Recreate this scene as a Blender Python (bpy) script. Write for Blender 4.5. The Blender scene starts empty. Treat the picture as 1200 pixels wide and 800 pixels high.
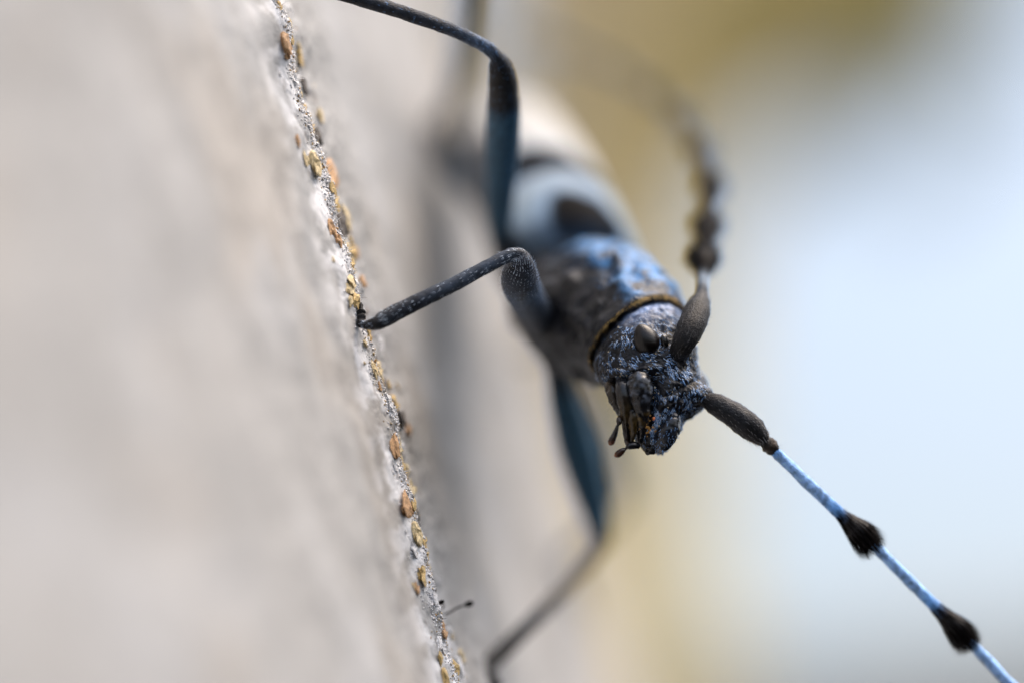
import bpy, math, random
import numpy as np
from mathutils import Vector, Matrix

random.seed(7)
RNG = np.random.default_rng(11)
S = 0.001                      # everything below is worked out in millimetres
D = 150.0                      # distance from the lens to the plane of focus
KPX = 4286.0                   # picture units (1200 wide) per unit slope
PITCH = math.radians(16)       # the lens looks a little upward past the trunk

scene = bpy.context.scene
col = scene.collection
RP = np.array([[1, 0, 0],
               [0, math.cos(PITCH), -math.sin(PITCH)],
               [0, math.sin(PITCH), math.cos(PITCH)]])

# ------------------------------------------------------------------ camera
cam_data = bpy.data.cameras.new('camera')
cam = bpy.data.objects.new('camera', cam_data)
col.objects.link(cam)
cam_data.sensor_width = 36.0
cam_data.lens = 36.0 * KPX / 1200.0
cam_data.clip_start = 0.005
cam_data.clip_end = 200.0
cam_data.dof.use_dof = True
cam_data.dof.focus_distance = 149.6 * S
cam_data.dof.aperture_fstop = cam_data.lens / 12.5
cam_data.dof.aperture_blades = 0
cam.location = Vector(RP @ np.array([0, -D, 0])) * S
cam.rotation_euler = (math.radians(90) + PITCH, 0, 0)
scene.camera = cam

# ------------------------------------------------------------------ light
SUN_EL = math.radians(68)
SUN_AZ = math.radians(84)          # clockwise from straight ahead: from the right
world = bpy.data.worlds.new('World')
scene.world = world
world.use_nodes = True
wn = world.node_tree.nodes
sky = wn.new('ShaderNodeTexSky')
sky.sky_type = 'NISHITA'
sky.sun_disc = False
sky.sun_elevation = SUN_EL
sky.sun_rotation = SUN_AZ
sky.air_density = 1.25
sky.dust_density = 8.0
sky.ozone_density = 0.0
wn['Background'].inputs['Strength'].default_value = 0.165
world.node_tree.links.new(sky.outputs[0], wn['Background'].inputs['Color'])
sun_d = bpy.data.lights.new('sun', 'SUN')
sun_d.energy = 0.5
sun_d.angle = math.radians(80)
sun_d.color = (1.0, 0.98, 0.96)
sun = bpy.data.objects.new('sun', sun_d)
col.objects.link(sun)
sd = Vector((math.sin(SUN_AZ) * math.cos(SUN_EL), math.cos(SUN_AZ) * math.cos(SUN_EL), math.sin(SUN_EL)))
sun.rotation_euler = sd.to_track_quat('Z', 'Y').to_euler()
scene.view_settings.view_transform = 'Standard'
scene.view_settings.look = 'None'
scene.view_settings.exposure = 0.86
scene.view_settings.gamma = 1.0
scene.cycles.use_denoising = True

# ------------------------------------------------------------------ helpers
def cv(x, up, z):
    """lens frame (right, up, distance) -> place, mm"""
    p = np.stack(np.broadcast_arrays(np.asarray(x, float), np.asarray(z, float) - D, np.asarray(up, float)), -1)
    return p @ RP.T

def P(px, py, z):
    px = np.asarray(px, float); py = np.asarray(py, float); z = np.asarray(z, float)
    return cv((px - 600) / KPX * z, (400 - py) / KPX * z, z)

def dv(x, up, z):
    return np.array([x, z, up], float) @ RP.T

def topx(v):
    q = v @ RP
    z = q[..., 1] + D
    return 600 + q[..., 0] / z * KPX, 400 - q[..., 2] / z * KPX, z

def unit(v):
    return v / np.maximum(np.linalg.norm(v, axis=-1, keepdims=True), 1e-12)

_perm = np.random.default_rng(3).permutation(256)
_perm = np.concatenate([_perm, _perm, _perm])
_grad = unit(np.random.default_rng(4).normal(size=(256, 3)))
def noise(p):
    p = np.asarray(p, float)
    i = np.floor(p).astype(int); f = p - i; i &= 255
    w = f * f * f * (f * (f * 6 - 15) + 10)
    out = 0
    for dx in (0, 1):
        for dy in (0, 1):
            for dz in (0, 1):
                h = _perm[_perm[_perm[(i[..., 0] + dx) & 255] + ((i[..., 1] + dy) & 255)] + ((i[..., 2] + dz) & 255)]
                g = _grad[h & 255]
                d = g[..., 0] * (f[..., 0] - dx) + g[..., 1] * (f[..., 1] - dy) + g[..., 2] * (f[..., 2] - dz)
                out = out + d * (w[..., 0] if dx else 1 - w[..., 0]) * (w[..., 1] if dy else 1 - w[..., 1]) * (w[..., 2] if dz else 1 - w[..., 2])
    return out * 1.6
def fbm(p, oct=4, gain=0.5):
    p = np.asarray(p, float); a = 1.0; o = 0
    for k in range(oct):
        o = o + a * noise(p + 17.3 * k); p = p * 2.03; a *= gain
    return o

def smooth01(x, a, b):
    t = np.clip((x - a) / (b - a), 0, 1)
    return t * t * (3 - 2 * t)

def empty(name, loc_mm, label, cat, group=None):
    o = bpy.data.objects.new(name, None)
    o.empty_display_size = 0.001
    o.location = Vector(loc_mm) * S
    o['label'] = label; o['category'] = cat
    if group: o['group'] = group
    col.objects.link(o)
    o['_w'] = [float(c) for c in loc_mm]
    return o

def wloc(o):
    p = np.zeros(3)
    while o is not None:
        p = p + np.array(o.location) / S
        o = o.parent
    return p

def mesh_obj(name, v, f, mat, parent=None, colour=None, smooth=True, origin=None):
    v = np.asarray(v, float)
    org = v.mean(0) if origin is None else np.asarray(origin, float)
    me = bpy.data.meshes.new(name)
    if isinstance(f, np.ndarray):
        n = f.shape[1]
        me.vertices.add(len(v)); me.vertices.foreach_set('co', ((v - org) * S).astype(np.float32).ravel())
        me.loops.add(f.size); me.loops.foreach_set('vertex_index', f.astype(np.int32).ravel())
        me.polygons.add(len(f))
        me.polygons.foreach_set('loop_start', (np.arange(len(f)) * n).astype(np.int32))
        me.update(calc_edges=True)
    else:
        me.from_pydata([tuple(c) for c in (v - org) * S], [], f)
    me.validate()
    if smooth:
        me.polygons.foreach_set('use_smooth', np.ones(len(me.polygons), bool))
    if colour is not None:
        a = me.attributes.new('Col', 'FLOAT_COLOR', 'POINT')
        c = np.ones((len(v), 4), np.float32); c[:, :3] = colour
        a.data.foreach_set('color', c.ravel())
    me.materials.append(mat)
    o = bpy.data.objects.new(name, me)
    col.objects.link(o)
    if parent is not None:
        o.parent = parent
        o.location = Vector(org - wloc(parent)) * S
    else:
        o.location = Vector(org) * S
    return o

def grid_faces(nr, nc, wrap=True):
    r = np.arange(nr - 1)[:, None]; c = np.arange(nc if wrap else nc - 1)[None, :]
    c2 = (c + 1) % nc
    return np.stack([r * nc + c, r * nc + c2, (r + 1) * nc + c2, (r + 1) * nc + c], -1).reshape(-1, 4)

def catmull(pts, n):
    """resample rows of pts (any columns) with a centripetal-like spline; n rows out"""
    pts = np.asarray(pts, float)
    ext = np.vstack([2 * pts[0] - pts[1], pts, 2 * pts[-1] - pts[-2]])
    seg = len(pts) - 1
    t = np.linspace(0, seg - 1e-9, n); i = t.astype(int); u = (t - i)[:, None]
    p0, p1, p2, p3 = ext[i], ext[i + 1], ext[i + 2], ext[i + 3]
    return 0.5 * (2 * p1 + (p2 - p0) * u + (2 * p0 - 5 * p1 + 4 * p2 - p3) * u ** 2 + (3 * p1 - p0 - 3 * p2 + p3) * u ** 3)

def lin(pts, n):
    pts = np.asarray(pts, float)
    t = np.linspace(0, len(pts) - 1, n)
    return np.stack([np.interp(t, np.arange(len(pts)), pts[:, k]) for k in range(pts.shape[1])], 1)

def frames(c):
    t = unit(np.gradient(c, axis=0))
    n = np.zeros_like(t)
    ref = np.array([0.13, -0.3, 0.94]); ref = np.cross(t[0], ref); n[0] = ref / np.linalg.norm(ref)
    for k in range(1, len(t)):
        v = n[k - 1] - t[k] * np.dot(n[k - 1], t[k])
        n[k] = v / np.linalg.norm(v)
    return t, n, np.cross(t, n)

def tube_mesh(c, r, sides=20, flat=None, rough=0.0, rscale=3.0):
    """closed tube along c with radii r; returns v, f, ring index, normals"""
    t, n, b = frames(c)
    th = np.linspace(0, 2 * math.pi, sides, endpoint=False)
    fl = 1.0 if flat is None else flat
    v = c[:, None] + r[:, None, None] * (np.cos(th)[None, :, None] * n[:, None] + fl * np.sin(th)[None, :, None] * b[:, None])
    nr = unit(v - c[:, None])
    if rough:
        v = v + nr * (rough * fbm(v * rscale, 3))[..., None]
    nr_, nc = v.shape[:2]
    V = v.reshape(-1, 3)
    F = [tuple(q) for q in grid_faces(nr_, nc)]
    a = len(V)
    V = np.vstack([V, c[0] - t[0] * r[0] * 0.3, c[-1] + t[-1] * r[-1] * 0.3])
    for k in range(nc):
        F.append((a, (k + 1) % nc, k))
        e = (nr_ - 1) * nc
        F.append((a + 1, e + k, e + (k + 1) % nc))
    ring = np.concatenate([np.repeat(np.arange(nr_), nc), [0, nr_ - 1]])
    N = np.vstack([nr.reshape(-1, 3), -t[0], t[-1]])
    return V, F, ring, N

def blades(root, nrm, dirn, length, width, bend=0.25, segs=2):
    """thin tapering hairs, each a flat ribbon; arrays of roots, normals, directions"""
    k = len(root)
    length = np.broadcast_to(length, (k,))[:, None]; width = np.broadcast_to(width, (k,))[:, None]
    side = unit(np.cross(dirn, nrm) + 1e-9)
    rows = []
    for i in range(segs + 1):
        t = i / segs
        ctr = root + dirn * length * t - nrm * length * bend * t * t
        w = width * (1 - 0.85 * t) * 0.5
        rows += [ctr - side * w, ctr + side * w]
    V = np.stack(rows, 1)
    m = 2 * (segs + 1)
    base = (np.arange(k) * m)[:, None]
    F = np.concatenate([base + np.array([2 * i, 2 * i + 1, 2 * i + 3, 2 * i + 2])[None] for i in range(segs)], 0)
    return V.reshape(-1, 3), F

def sample(V, F, k, keep=None):
    """area-weighted random points on a quad/tri mesh; keep(points)->mask"""
    tri = []
    for f in F:
        tri.append((f[0], f[1], f[2]))
        if len(f) == 4: tri.append((f[0], f[2], f[3]))
    tri = np.array(tri)
    a, b, c = V[tri[:, 0]], V[tri[:, 1]], V[tri[:, 2]]
    nn = np.cross(b - a, c - a); ar = np.linalg.norm(nn, axis=1)
    if keep is not None: ar = ar * keep((a + b + c) / 3)
    idx = RNG.choice(len(tri), k, p=ar / ar.sum())
    u = RNG.random(k); w = RNG.random(k); s = u + w > 1; u[s] = 1 - u[s]; w[s] = 1 - w[s]
    p = a[idx] + (b[idx] - a[idx]) * u[:, None] + (c[idx] - a[idx]) * w[:, None]
    return p, unit(nn[idx])

# ------------------------------------------------------------------ materials
def nt(name):
    m = bpy.data.materials.new(name); m.use_nodes = True
    n = m.node_tree.nodes; return m, n, m.node_tree.links, n['Principled BSDF']

def mat_plain(name, c, rough=0.5, var=0.25, scale=3000.0, bump=0.0, coat=0.0, sheen=0.0, spec=0.5, use_col=False, bscale=None):
    m, n, L, b = nt(name)
    tc = n.new('ShaderNodeTexCoord')
    nz = n.new('ShaderNodeTexNoise'); nz.inputs['Scale'].default_value = scale; nz.inputs['Detail'].default_value = 4
    L.new(tc.outputs['Object'], nz.inputs['Vector'])
    mr = n.new('ShaderNodeMapRange')
    mr.inputs[1].default_value = 0.3; mr.inputs[2].default_value = 0.7
    mr.inputs[3].default_value = 1 - var; mr.inputs[4].default_value = 1 + var
    L.new(nz.outputs['Fac'], mr.inputs[0])
    mx = n.new('ShaderNodeVectorMath'); mx.operation = 'SCALE'
    if use_col:
        at = n.new('ShaderNodeAttribute'); at.attribute_name = 'Col'
        L.new(at.outputs['Color'], mx.inputs[0])
    else:
        mx.inputs[0].default_value = c
    L.new(mr.outputs[0], mx.inputs['Scale'])
    L.new(mx.outputs[0], b.inputs['Base Color'])
    b.inputs['Roughness'].default_value = rough
    b.inputs['Coat Weight'].default_value = coat
    b.inputs['Specular IOR Level'].default_value = spec
    if sheen:
        b.inputs['Sheen Weight'].default_value = sheen
        b.inputs['Sheen Roughness'].default_value = 0.4
        b.inputs['Sheen Tint'].default_value = (0.6, 0.75, 1, 1)
    if bump:
        bn = n.new('ShaderNodeTexNoise'); bn.inputs['Scale'].default_value = bscale or scale * 4; bn.inputs['Detail'].default_value = 5
        L.new(tc.outputs['Object'], bn.inputs['Vector'])
        bp = n.new('ShaderNodeBump'); bp.inputs['Strength'].default_value = 0.8; bp.inputs['Distance'].default_value = bump * S
        L.new(bn.outputs['Fac'], bp.inputs['Height']); L.new(bp.outputs[0], b.inputs['Normal'])
    return m

M_body = mat_plain('body_cuticle', (0, 0, 0), rough=0.3, var=0.45, scale=2500, bump=0.07, sheen=0.0, spec=0.32, use_col=True, bscale=9000)
M_leg = mat_plain('leg_cuticle', (0, 0, 0), rough=0.45, var=0.5, scale=3500, bump=0.07, sheen=0.0, spec=0.2, use_col=True, bscale=14000)
M_ely = mat_plain('wing_case', (0, 0, 0), rough=0.6, var=0.12, scale=1500, bump=0.01, use_col=True, spec=0.03)
M_eye = mat_plain('compound_eye', (0.005, 0.0035, 0.0035), rough=0.24, var=0.2, scale=6000, bump=0.02, bscale=22000, spec=0.4, coat=0.1)
M_hair = mat_plain('blue_hair', (0.19, 0.36, 0.68), rough=0.35, var=0.6, scale=1800)
M_pale = mat_plain('pale_hair', (0.62, 0.74, 0.92), rough=0.35, var=0.5, scale=1800)
M_gold = mat_plain('golden_hair', (0.68, 0.46, 0.16), rough=0.45, var=0.4, scale=2500)
M_black = mat_plain('black_hair', (0.006, 0.0045, 0.0045), rough=0.6, var=0.4, scale=2500, spec=0.04)
M_mouth = mat_plain('mouthpart_cuticle', (0.02, 0.02, 0.023), rough=0.2, var=0.6, scale=5000, bump=0.014, bscale=9000, use_col=True)
M_amber = mat_plain('amber_grain', (0.42, 0.22, 0.05), rough=0.35, var=0.4, scale=5000)

# ------------------------------------------------------------------ the trunk
TN = math.atan(0.20)
tx, tu = 215.0, -800.0
tl = math.hypot(tx, tu)
T_AX = dv(tx / tl, tu / tl, 0)                       # along the trunk, downward in the picture
im_n = np.array([-tu / tl, tx / tl])                 # (right, up) away from the bark
N0 = dv(im_n[0] * math.cos(TN), im_n[1] * math.cos(TN), -math.sin(TN))
B0 = dv(im_n[0] * math.sin(TN), im_n[1] * math.sin(TN), math.cos(TN))
R_T = 400.0
P0 = P(425, 400, 150)
C0 = P0 - N0 * R_T
# wandering of the bark crest along the trunk, from the picture
cy = np.array([-60, 0, 45, 60, 110, 175, 230, 290, 365, 410, 450, 490, 540, 590, 660, 720, 790, 860])
cx = np.array([300, 326, 345, 338, 350, 371, 386, 401, 424, 434, 444, 463, 470, 484, 495, 511, 531, 552])
_cp = P(cx, cy, np.full(len(cx), 150.0)) - P0
CREST_V = np.linspace((_cp @ T_AX).min(), (_cp @ T_AX).max(), 120)
CREST_H = np.interp(CREST_V, _cp @ T_AX, _cp @ N0)
CREST_H = np.convolve(np.pad(CREST_H, 5, mode='edge'), np.hanning(13)[1:-1] / np.hanning(13).sum(), 'valid')

def bark_height(u, v):
    q = np.stack([u, v, np.zeros_like(u)], -1)
    h = np.interp(v, CREST_V, CREST_H, left=0, right=0) * np.exp(-(u / 9.0) ** 2)
    crest = 0.35 * fbm(np.stack([v * 0.35, v * 0 + 3.1, v * 0], -1), 3)
    du = u - crest
    amp = 0.30 + 0.10 * noise(np.stack([v * 0.5, v * 0, v * 0 + 9], -1))
    h = h + amp * np.where(du < 0, np.exp(-(du / 2.2) ** 2), np.exp(-(du / 0.55) ** 2)) - 0.25
    h = h + 0.9 * noise(q * np.array([0.028, 0.02, 1]) + 5) * smooth01(np.abs(u), 6, 30)
    h = h + 0.22 * fbm(q * np.array([0.22, 0.16, 1]), 3)
    near = np.exp(-(u / 9.0) ** 2)
    h = h + 0.09 * fbm(q * 1.1 + 2, 3) * (0.3 + near * smooth01(u, -3, .3))
    m = np.abs(u) < 9
    if m.any():
        qq = q[m]
        ridged = 1 - np.abs(noise(qq * 2.3 + 8)) * 2
        h[m] += (0.035 * fbm(qq * 5.0 + 4, 3, 0.6) + 0.03 * np.maximum(ridged, 0)) * near[m] * (.25 + .75 * smooth01(u[m], -1.5, 0))
    return h

def bark_point(u, v, lift=0.0):
    u = np.asarray(u, float); v = np.asarray(v, float)
    r = R_T + bark_height(np.atleast_1d(u), np.atleast_1d(v)).reshape(u.shape) + lift
    a = u / R_T
    return C0 + r[..., None] * (np.cos(a)[..., None] * N0 + np.sin(a)[..., None] * B0) + v[..., None] * T_AX

def bark_normal(u):
    a = np.asarray(u, float) / R_T
    return np.cos(a)[..., None] * N0 + np.sin(a)[..., None] * B0

def bark_uv(p):
    q = p - C0
    return R_T * math.atan2(q @ B0, q @ N0), float(q @ T_AX)

def axis_samples(dense, step, far, grow):
    s = list(np.arange(-dense, dense + 1e-6, step)); d = step
    hi = s[-1]
    out = []
    while hi < far:
        d = d * grow; hi += d; out.append(hi)
    return np.array([-c for c in out[::-1]] + s + out)

uu = axis_samples(7.0, 0.055, 620.0, 1.06)
vv = axis_samples(16.5, 0.06, 420.0, 1.08)
U, V_ = np.meshgrid(uu, vv, indexing='ij')
bp = bark_point(U, V_)
q = np.stack([U, V_, 0 * U], -1)
base = np.array([0.350, 0.352, 0.356])
pc = np.ones(U.shape + (3,)) * base
w1 = smooth01(fbm(q * np.array([0.10, 0.07, 1]) + 31, 3), -0.05, 0.55)[..., None]
pc = pc * (1 - w1) + np.array([0.362, 0.348, 0.334]) * w1                # warm patches
w2 = smooth01(fbm(q * np.array([0.12, 0.09, 1]) + 55, 3), 0.0, 0.5)[..., None]
pc = pc * (1 - w2) + np.array([0.385, 0.392, 0.405]) * w2                # pale crusty patches
w3 = (smooth01(fbm(q * np.array([.5, .8, 1]) + 71, 4), -0.3, 0.4) * np.exp(-((U + .6) / 2.6) ** 2))[..., None]
pc = pc * (1 - w3) + np.array([0.72, 0.73, 0.76]) * w3                # white lichen on the crest
w4 = (smooth01(fbm(q * 1.5 + 91, 4), 0.42, 0.6))[..., None] * np.exp(-((U - 1.2) / 3) ** 2)[..., None]
pc = pc * (1 - 0.8 * w4) + np.array([0.22, 0.19, 0.17]) * 0.8 * w4  # dark cracks
trunk = empty('tree_trunk', bark_point(np.array(0.0), np.array(0.0)) - N0 * 0.5,
              'pale grey leaning tree trunk with a crusty lichened crest under the beetle', 'tree trunk')
M_bark = mat_plain('bark', (0, 0, 0), rough=0.85, var=0.12, scale=900, bump=0.05, use_col=True, bscale=7000, spec=0.3)
bark = mesh_obj('bark', bp.reshape(-1, 3), grid_faces(*U.shape, wrap=False)[:, ::-1].copy(), M_bark, trunk, pc.reshape(-1, 3))

# crusty granules of lichen along the crest
def granule_mesh(seed):
    r = np.random.default_rng(seed)
    nr, nc = 6, 8
    v = [(0, 0, 1)]; 
    for i in range(1, nr - 1):
        for k in range(nc):
            a = math.pi * i / (nr - 1); b = 2 * math.pi * (k + 0.5 * (i % 2)) / nc
            v.append((math.sin(a) * math.cos(b), math.sin(a) * math.sin(b), math.cos(a)))
    v.append((0, 0, -1)); v = np.array(v) * (1 + 0.5 * r.uniform(-1, 1, (len(v), 1))) * r.uniform(.75, 1.25, 3)
    f = [(0, 1 + k, 1 + (k + 1) % nc) for k in range(nc)]
    for i in range(nr - 3):
        for k in range(nc):
            a = 1 + i * nc; f.append((a + k, a + nc + k, a + nc + (k + 1) % nc, a + (k + 1) % nc))
    e = len(v) - 1; a = 1 + (nr - 3) * nc
    f += [(e, a + (k + 1) % nc, a + k) for k in range(nc)]
    return v, f

G_COL = {'ochre': (0.56, 0.40, 0.17), 'orange': (0.55, 0.33, 0.17), 'straw': (0.72, 0.58, 0.34), 'dark': (0.10, 0.085, 0.075), 'white': (0.74, 0.74, 0.76)}
G_MAT = {k: mat_plain(k + '_lichen', c, rough=0.6, var=0.5, scale=3500, bump=0.09, bscale=6000) for k, c in G_COL.items()}
proto = {}
for k in G_MAT:
    for j in range(5):
        v, f = granule_mesh(len(k) * 31 + j * 7)
        me = bpy.data.meshes.new('lichen_granule')
        me.from_pydata([tuple(c) for c in v * S], [], f)
        me.materials.append(G_MAT[k]); proto[k, j] = me
tw = wloc(trunk)
def granule(kind, u, v, r, sink=0.34, flat=0.36, stretch=1.0):
    n = Vector(bark_normal(np.array(u)))
    p = bark_point(np.array(u), np.array(v), lift=r * flat * (1 - 2 * sink))
    o = bpy.data.objects.new('lichen_granule', proto[kind, random.randrange(5)])
    qn = n.to_track_quat('Z', 'Y') @ Matrix.Rotation(random.uniform(0, 6.28), 3, 'Z').to_quaternion()
    o.rotation_mode = 'QUATERNION'; o.rotation_quaternion = qn
    o.scale = (r * stretch, r, r * flat)
    o.parent = trunk; o.location = Vector(p - tw) * S
    col.objects.link(o)
# granules that can be made out one by one: picture position along the crest, offset across it (mm), size
for (py, du, r, kind) in [(8, -0.1, .20, 'ochre'), (28, .1, .16, 'straw'), (44, 0.0, .18, 'ochre'), (57, -1.1, .45, 'orange'),
                          (62, 2.2, .34, 'ochre'), (100, 1.9, .3, 'dark'), (150, .5, .3, 'ochre'), (158, 1.7, .3, 'dark'),
                          (163, 1.0, .38, 'straw'), (190, -.9, .36, 'straw'), (206, 2.0, .50, 'orange'), (222, .3, .26, 'ochre'),
                          (236, .9, .42, 'ochre'), (262, 1.6, .45, 'dark'), (258, 2.6, .45, 'straw'), (268, -.9, .3, 'orange'),
                          (292, 2.4, .4, 'ochre'), (312, .1, .28, 'ochre'), (332, -.5, .30, 'straw'), (350, -.5, .34, 'ochre'),
                          (392, .1, .26, 'ochre'), (432, -.3, .27, 'straw'), (455, .2, .2, 'dark'), (472, .5, .26, 'dark'),
                          (475, 1.6, .36, 'ochre'), (493, 2.0, .3, 'dark'), (511, .4, .18, 'dark'), (522, -.6, .36, 'orange'),
                          (545, .2, .24, 'ochre'), (548, .7, .3, 'ochre'), (575, 1.4, .34, 'straw'), (590, -.9, .5, 'orange'),
                          (604, .9, .26, 'dark'), (622, -.5, .36, 'straw'), (636, .2, .24, 'ochre'), (670, -.8, .34, 'ochre'),
                          (640, 1.1, .22, 'dark'), (690, .8, .2, 'dark'), (742, .0, .2, 'orange'), (756, .3, .12, 'dark'),
                          (783, .2, .26, 'ochre')]:
    v0 = float(np.interp(py, cy, _cp @ T_AX))
    granule(kind, du, v0, r * 1.15, stretch=random.uniform(0.7, 1.4))
kinds = ['ochre', 'straw', 'straw', 'white', 'white', 'white', 'dark', 'orange']
for k in range(200):
    v0 = random.uniform(-16, 16); u0 = random.gauss(0.9, 1.5)
    kd = random.choice(kinds)
    if u0 < 0.2 and kd == 'dark': kd = 'white'
    granule(kd, u0, v0, .05 + .27 * random.random() ** 2, stretch=random.uniform(0.9, 1.5))
# the finest crust: grains and flakes too small to pick apart
gv, gf, gc = [], [], []
base_v, base_f = granule_mesh(5)
cols = [(0.72, 0.72, 0.75), (0.8, 0.8, 0.82), (0.55, 0.42, 0.24), (0.05, 0.045, 0.04), (0.45, 0.27, 0.09), (0.62, 0.62, 0.64)]
NG = 5200
gu = RNG.normal(0.12, .5, NG); gvv = RNG.uniform(-17, 17, NG); gr = RNG.uniform(0.015, 0.06, NG)
gp = bark_point(gu, gvv, lift=gr * 0.35); gn = bark_normal(gu)
for k in range(NG):
    A = RNG.normal(size=(3, 3)); Q, _ = np.linalg.qr(A)
    v = (base_v * gr[k] * RNG.uniform(0.5, 1.3, 3)) @ Q.T + gp[k]
    off = len(gv) * len(base_v)
    gv.append(v); gf += [tuple(i + off for i in ff) for ff in base_f]
    gc.append(np.ones((len(base_v), 3)) * cols[random.choices(range(6), (8, 10, 2, .4, 1.2, 4))[0]])
M_crust = mat_plain('fine_crust', (0, 0, 0), rough=0.7, var=0.25, scale=4000, use_col=True)
crust = mesh_obj('fine_lichen_crust', np.vstack(gv), gf, M_crust, trunk, np.vstack(gc))
crust['kind'] = 'stuff'
# torn bark fibres standing on the crest
NF = 1100
fu = RNG.normal(0.05, 0.4, NF); fv = RNG.uniform(-16.5, 16.5, NF)
fr = bark_point(fu, fv, lift=0.0); fn = bark_normal(fu)
fd = unit(fn * RNG.uniform(0.1, 1.0, (NF, 1)) + T_AX * RNG.normal(0, 1, (NF, 1)) + B0 * RNG.normal(0, .4, (NF, 1)))
v, f = blades(fr, fn, fd, RNG.uniform(0.12, 0.6, NF), 0.03, bend=0.3)
fib = mesh_obj('bark_fibre', v, f, mat_plain('bark_fibre', (0.66, 0.66, 0.68), rough=0.7), trunk)
fib['kind'] = 'stuff'

# two black pin-like fungi growing on the bark
def pin(px0, py0, px1, py1, z, rs, rc, label):
    a0, a1 = P(px0, py0, z), P(px1, py1, z + 0.2)
    u, v = bark_uv(a0)
    t = empty('pin_fungus', a0, label, 'fungus', 'black pin fungi on the bark')
    c = catmull([a0 - (a1 - a0) * 0.35, a0, (a0 * .5 + a1 * .5) + dv(0, .05, 0), a1], 16)
    vv_, ff_, _, _ = tube_mesh(c, np.linspace(rs * 1.2, rs, 16), 8)
    mesh_obj('stalk', vv_, ff_, M_black, t)
    d = unit(a1 - a0)
    s = np.linspace(-1, 1, 9)
    c = a1 + d[None] * (s * rc * 1.5)[:, None]
    vv_, ff_, _, _ = tube_mesh(c, rc * np.sqrt(np.maximum(1 - s ** 2, 0.02)), 12, rough=0.02, rscale=6)
    mesh_obj('cap', vv_, ff_, M_black, t)
pin(508, 709, 517, 705, 150.6, .035, .10, 'short black pin-headed fungus sprouting low on the lichened bark crest')
pin(526, 717, 550, 707, 152.2, .04, .13, 'long slanting black pin-headed fungus beside the shorter one')

# ------------------------------------------------------------------ the beetle
beetle = empty('longhorn_beetle', bark_point(*[np.array(c) for c in bark_uv(P(560, 330, 165))]),
               'blue-grey longhorn beetle with black-tufted antennae clinging to the tree trunk', 'beetle')

# rings of the body: (ventral px, py), (dorsal px, py), distance, lateral half width, lateral direction (right, up, away)
hb0, hb1, pb, bb = (-.45, .45, -.77), (-.12, .25, -.96), (-.40, .60, -.69), (-.28, .87, -.40)
def mixv(a, b, t): return tuple(a[i] * (1 - t) + b[i] * t for i in range(3))
RINGS = [  # from the mouth backwards
    (754, 526, 775, 530, 150.3, .35, hb1), (747, 517, 784, 522, 150.3, .75, hb1), (739, 506, 792, 507, 150.4, 1.0, hb1),
    (729, 493, 801, 492, 150.6, 1.25, hb1), (721, 479, 816, 482, 150.8, 1.5, hb1), (715, 468, 828, 466, 150.9, 1.7, mixv(hb1, hb0, .2)),
    (712, 461, 822, 445, 151.0, 1.85, mixv(hb1, hb0, .4)), (709, 456, 813, 417, 151.2, 1.95, mixv(hb1, hb0, .6)), (706, 450, 806, 388, 151.6, 1.98, mixv(hb1, hb0, .8)),
    (704, 443, 798, 368, 152.2, 1.95, hb0), (708, 432, 791, 368, 153.0, 1.8, hb0), (712, 426, 786, 370, 153.5, 1.7, hb0),
    (706, 436, 794, 364, 153.2, 2.05, hb0), (701, 441, 799, 359, 152.7, 2.28, hb0), (696, 440, 799, 353, 152.9, 2.40, hb0),
    (689, 435, 795, 344, 153.8, 2.55, pb), (667, 432, 781, 327, 155.5, 2.8, pb), (640, 421, 761, 312, 157.5, 2.95, pb),
    (616, 401, 743, 303, 159.5, 2.85, pb), (601, 377, 730, 304, 161.5, 2.3, pb), (605, 360, 717, 311, 162.6, 1.75, pb),
    (592, 340, 728, 303, 163.4, 2.3, mixv(pb, bb, .6)), (578, 310, 722, 270, 165.8, 3.05, bb), (565, 270, 702, 230, 169.3, 3.1, bb),
    (556, 228, 674, 186, 174.5, 2.8, bb), (553, 190, 640, 150, 180.0, 2.2, bb), (560, 165, 602, 146, 185.0, 1.0, bb)]
NSUB = [10] * 11 + [8] * 4 + [9] * 5 + [6] * 7
rows = []
for (lx, ly, rx, ry, z, r, b) in RINGS:
    Lp, Rp = P(lx, ly, z), P(rx, ry, z)
    rows.append(np.concatenate([(Lp + Rp) / 2, (Rp - Lp) / 2, dv(*b) / np.linalg.norm(b) * r]))
rows = np.array(rows)
NR = 330
tpar = np.interp(np.linspace(0, 1, NR), np.concatenate([[0], np.cumsum(NSUB[:26])]) / sum(NSUB[:26]), np.arange(27))
ext = np.vstack([2 * rows[0] - rows[1], rows, 2 * rows[-1] - rows[-2]])
ii = np.clip(tpar.astype(int), 0, 25); fu_ = (tpar - ii)[:, None]
p0, p1, p2, p3 = ext[ii], ext[ii + 1], ext[ii + 2], ext[ii + 3]
ctl = 0.5 * (2 * p1 + (p2 - p0) * fu_ + (2 * p0 - 5 * p1 + 4 * p2 - p3) * fu_ ** 2 + (3 * p1 - p0 - 3 * p2 + p3) * fu_ ** 3)
NS = 200
th = np.linspace(0, 2 * math.pi, NS, endpoint=False)
ct, st = np.cos(th), np.sin(th)
sq = lambda x, e: np.sign(x) * np.abs(x) ** e
bv = ctl[:, None, :3] + ctl[:, None, 3:6] * sq(ct, .88)[None, :, None] + ctl[:, None, 6:9] * sq(st, .88)[None, :, None]
idx_r = np.repeat(tpar, NS).reshape(NR, NS)

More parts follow.
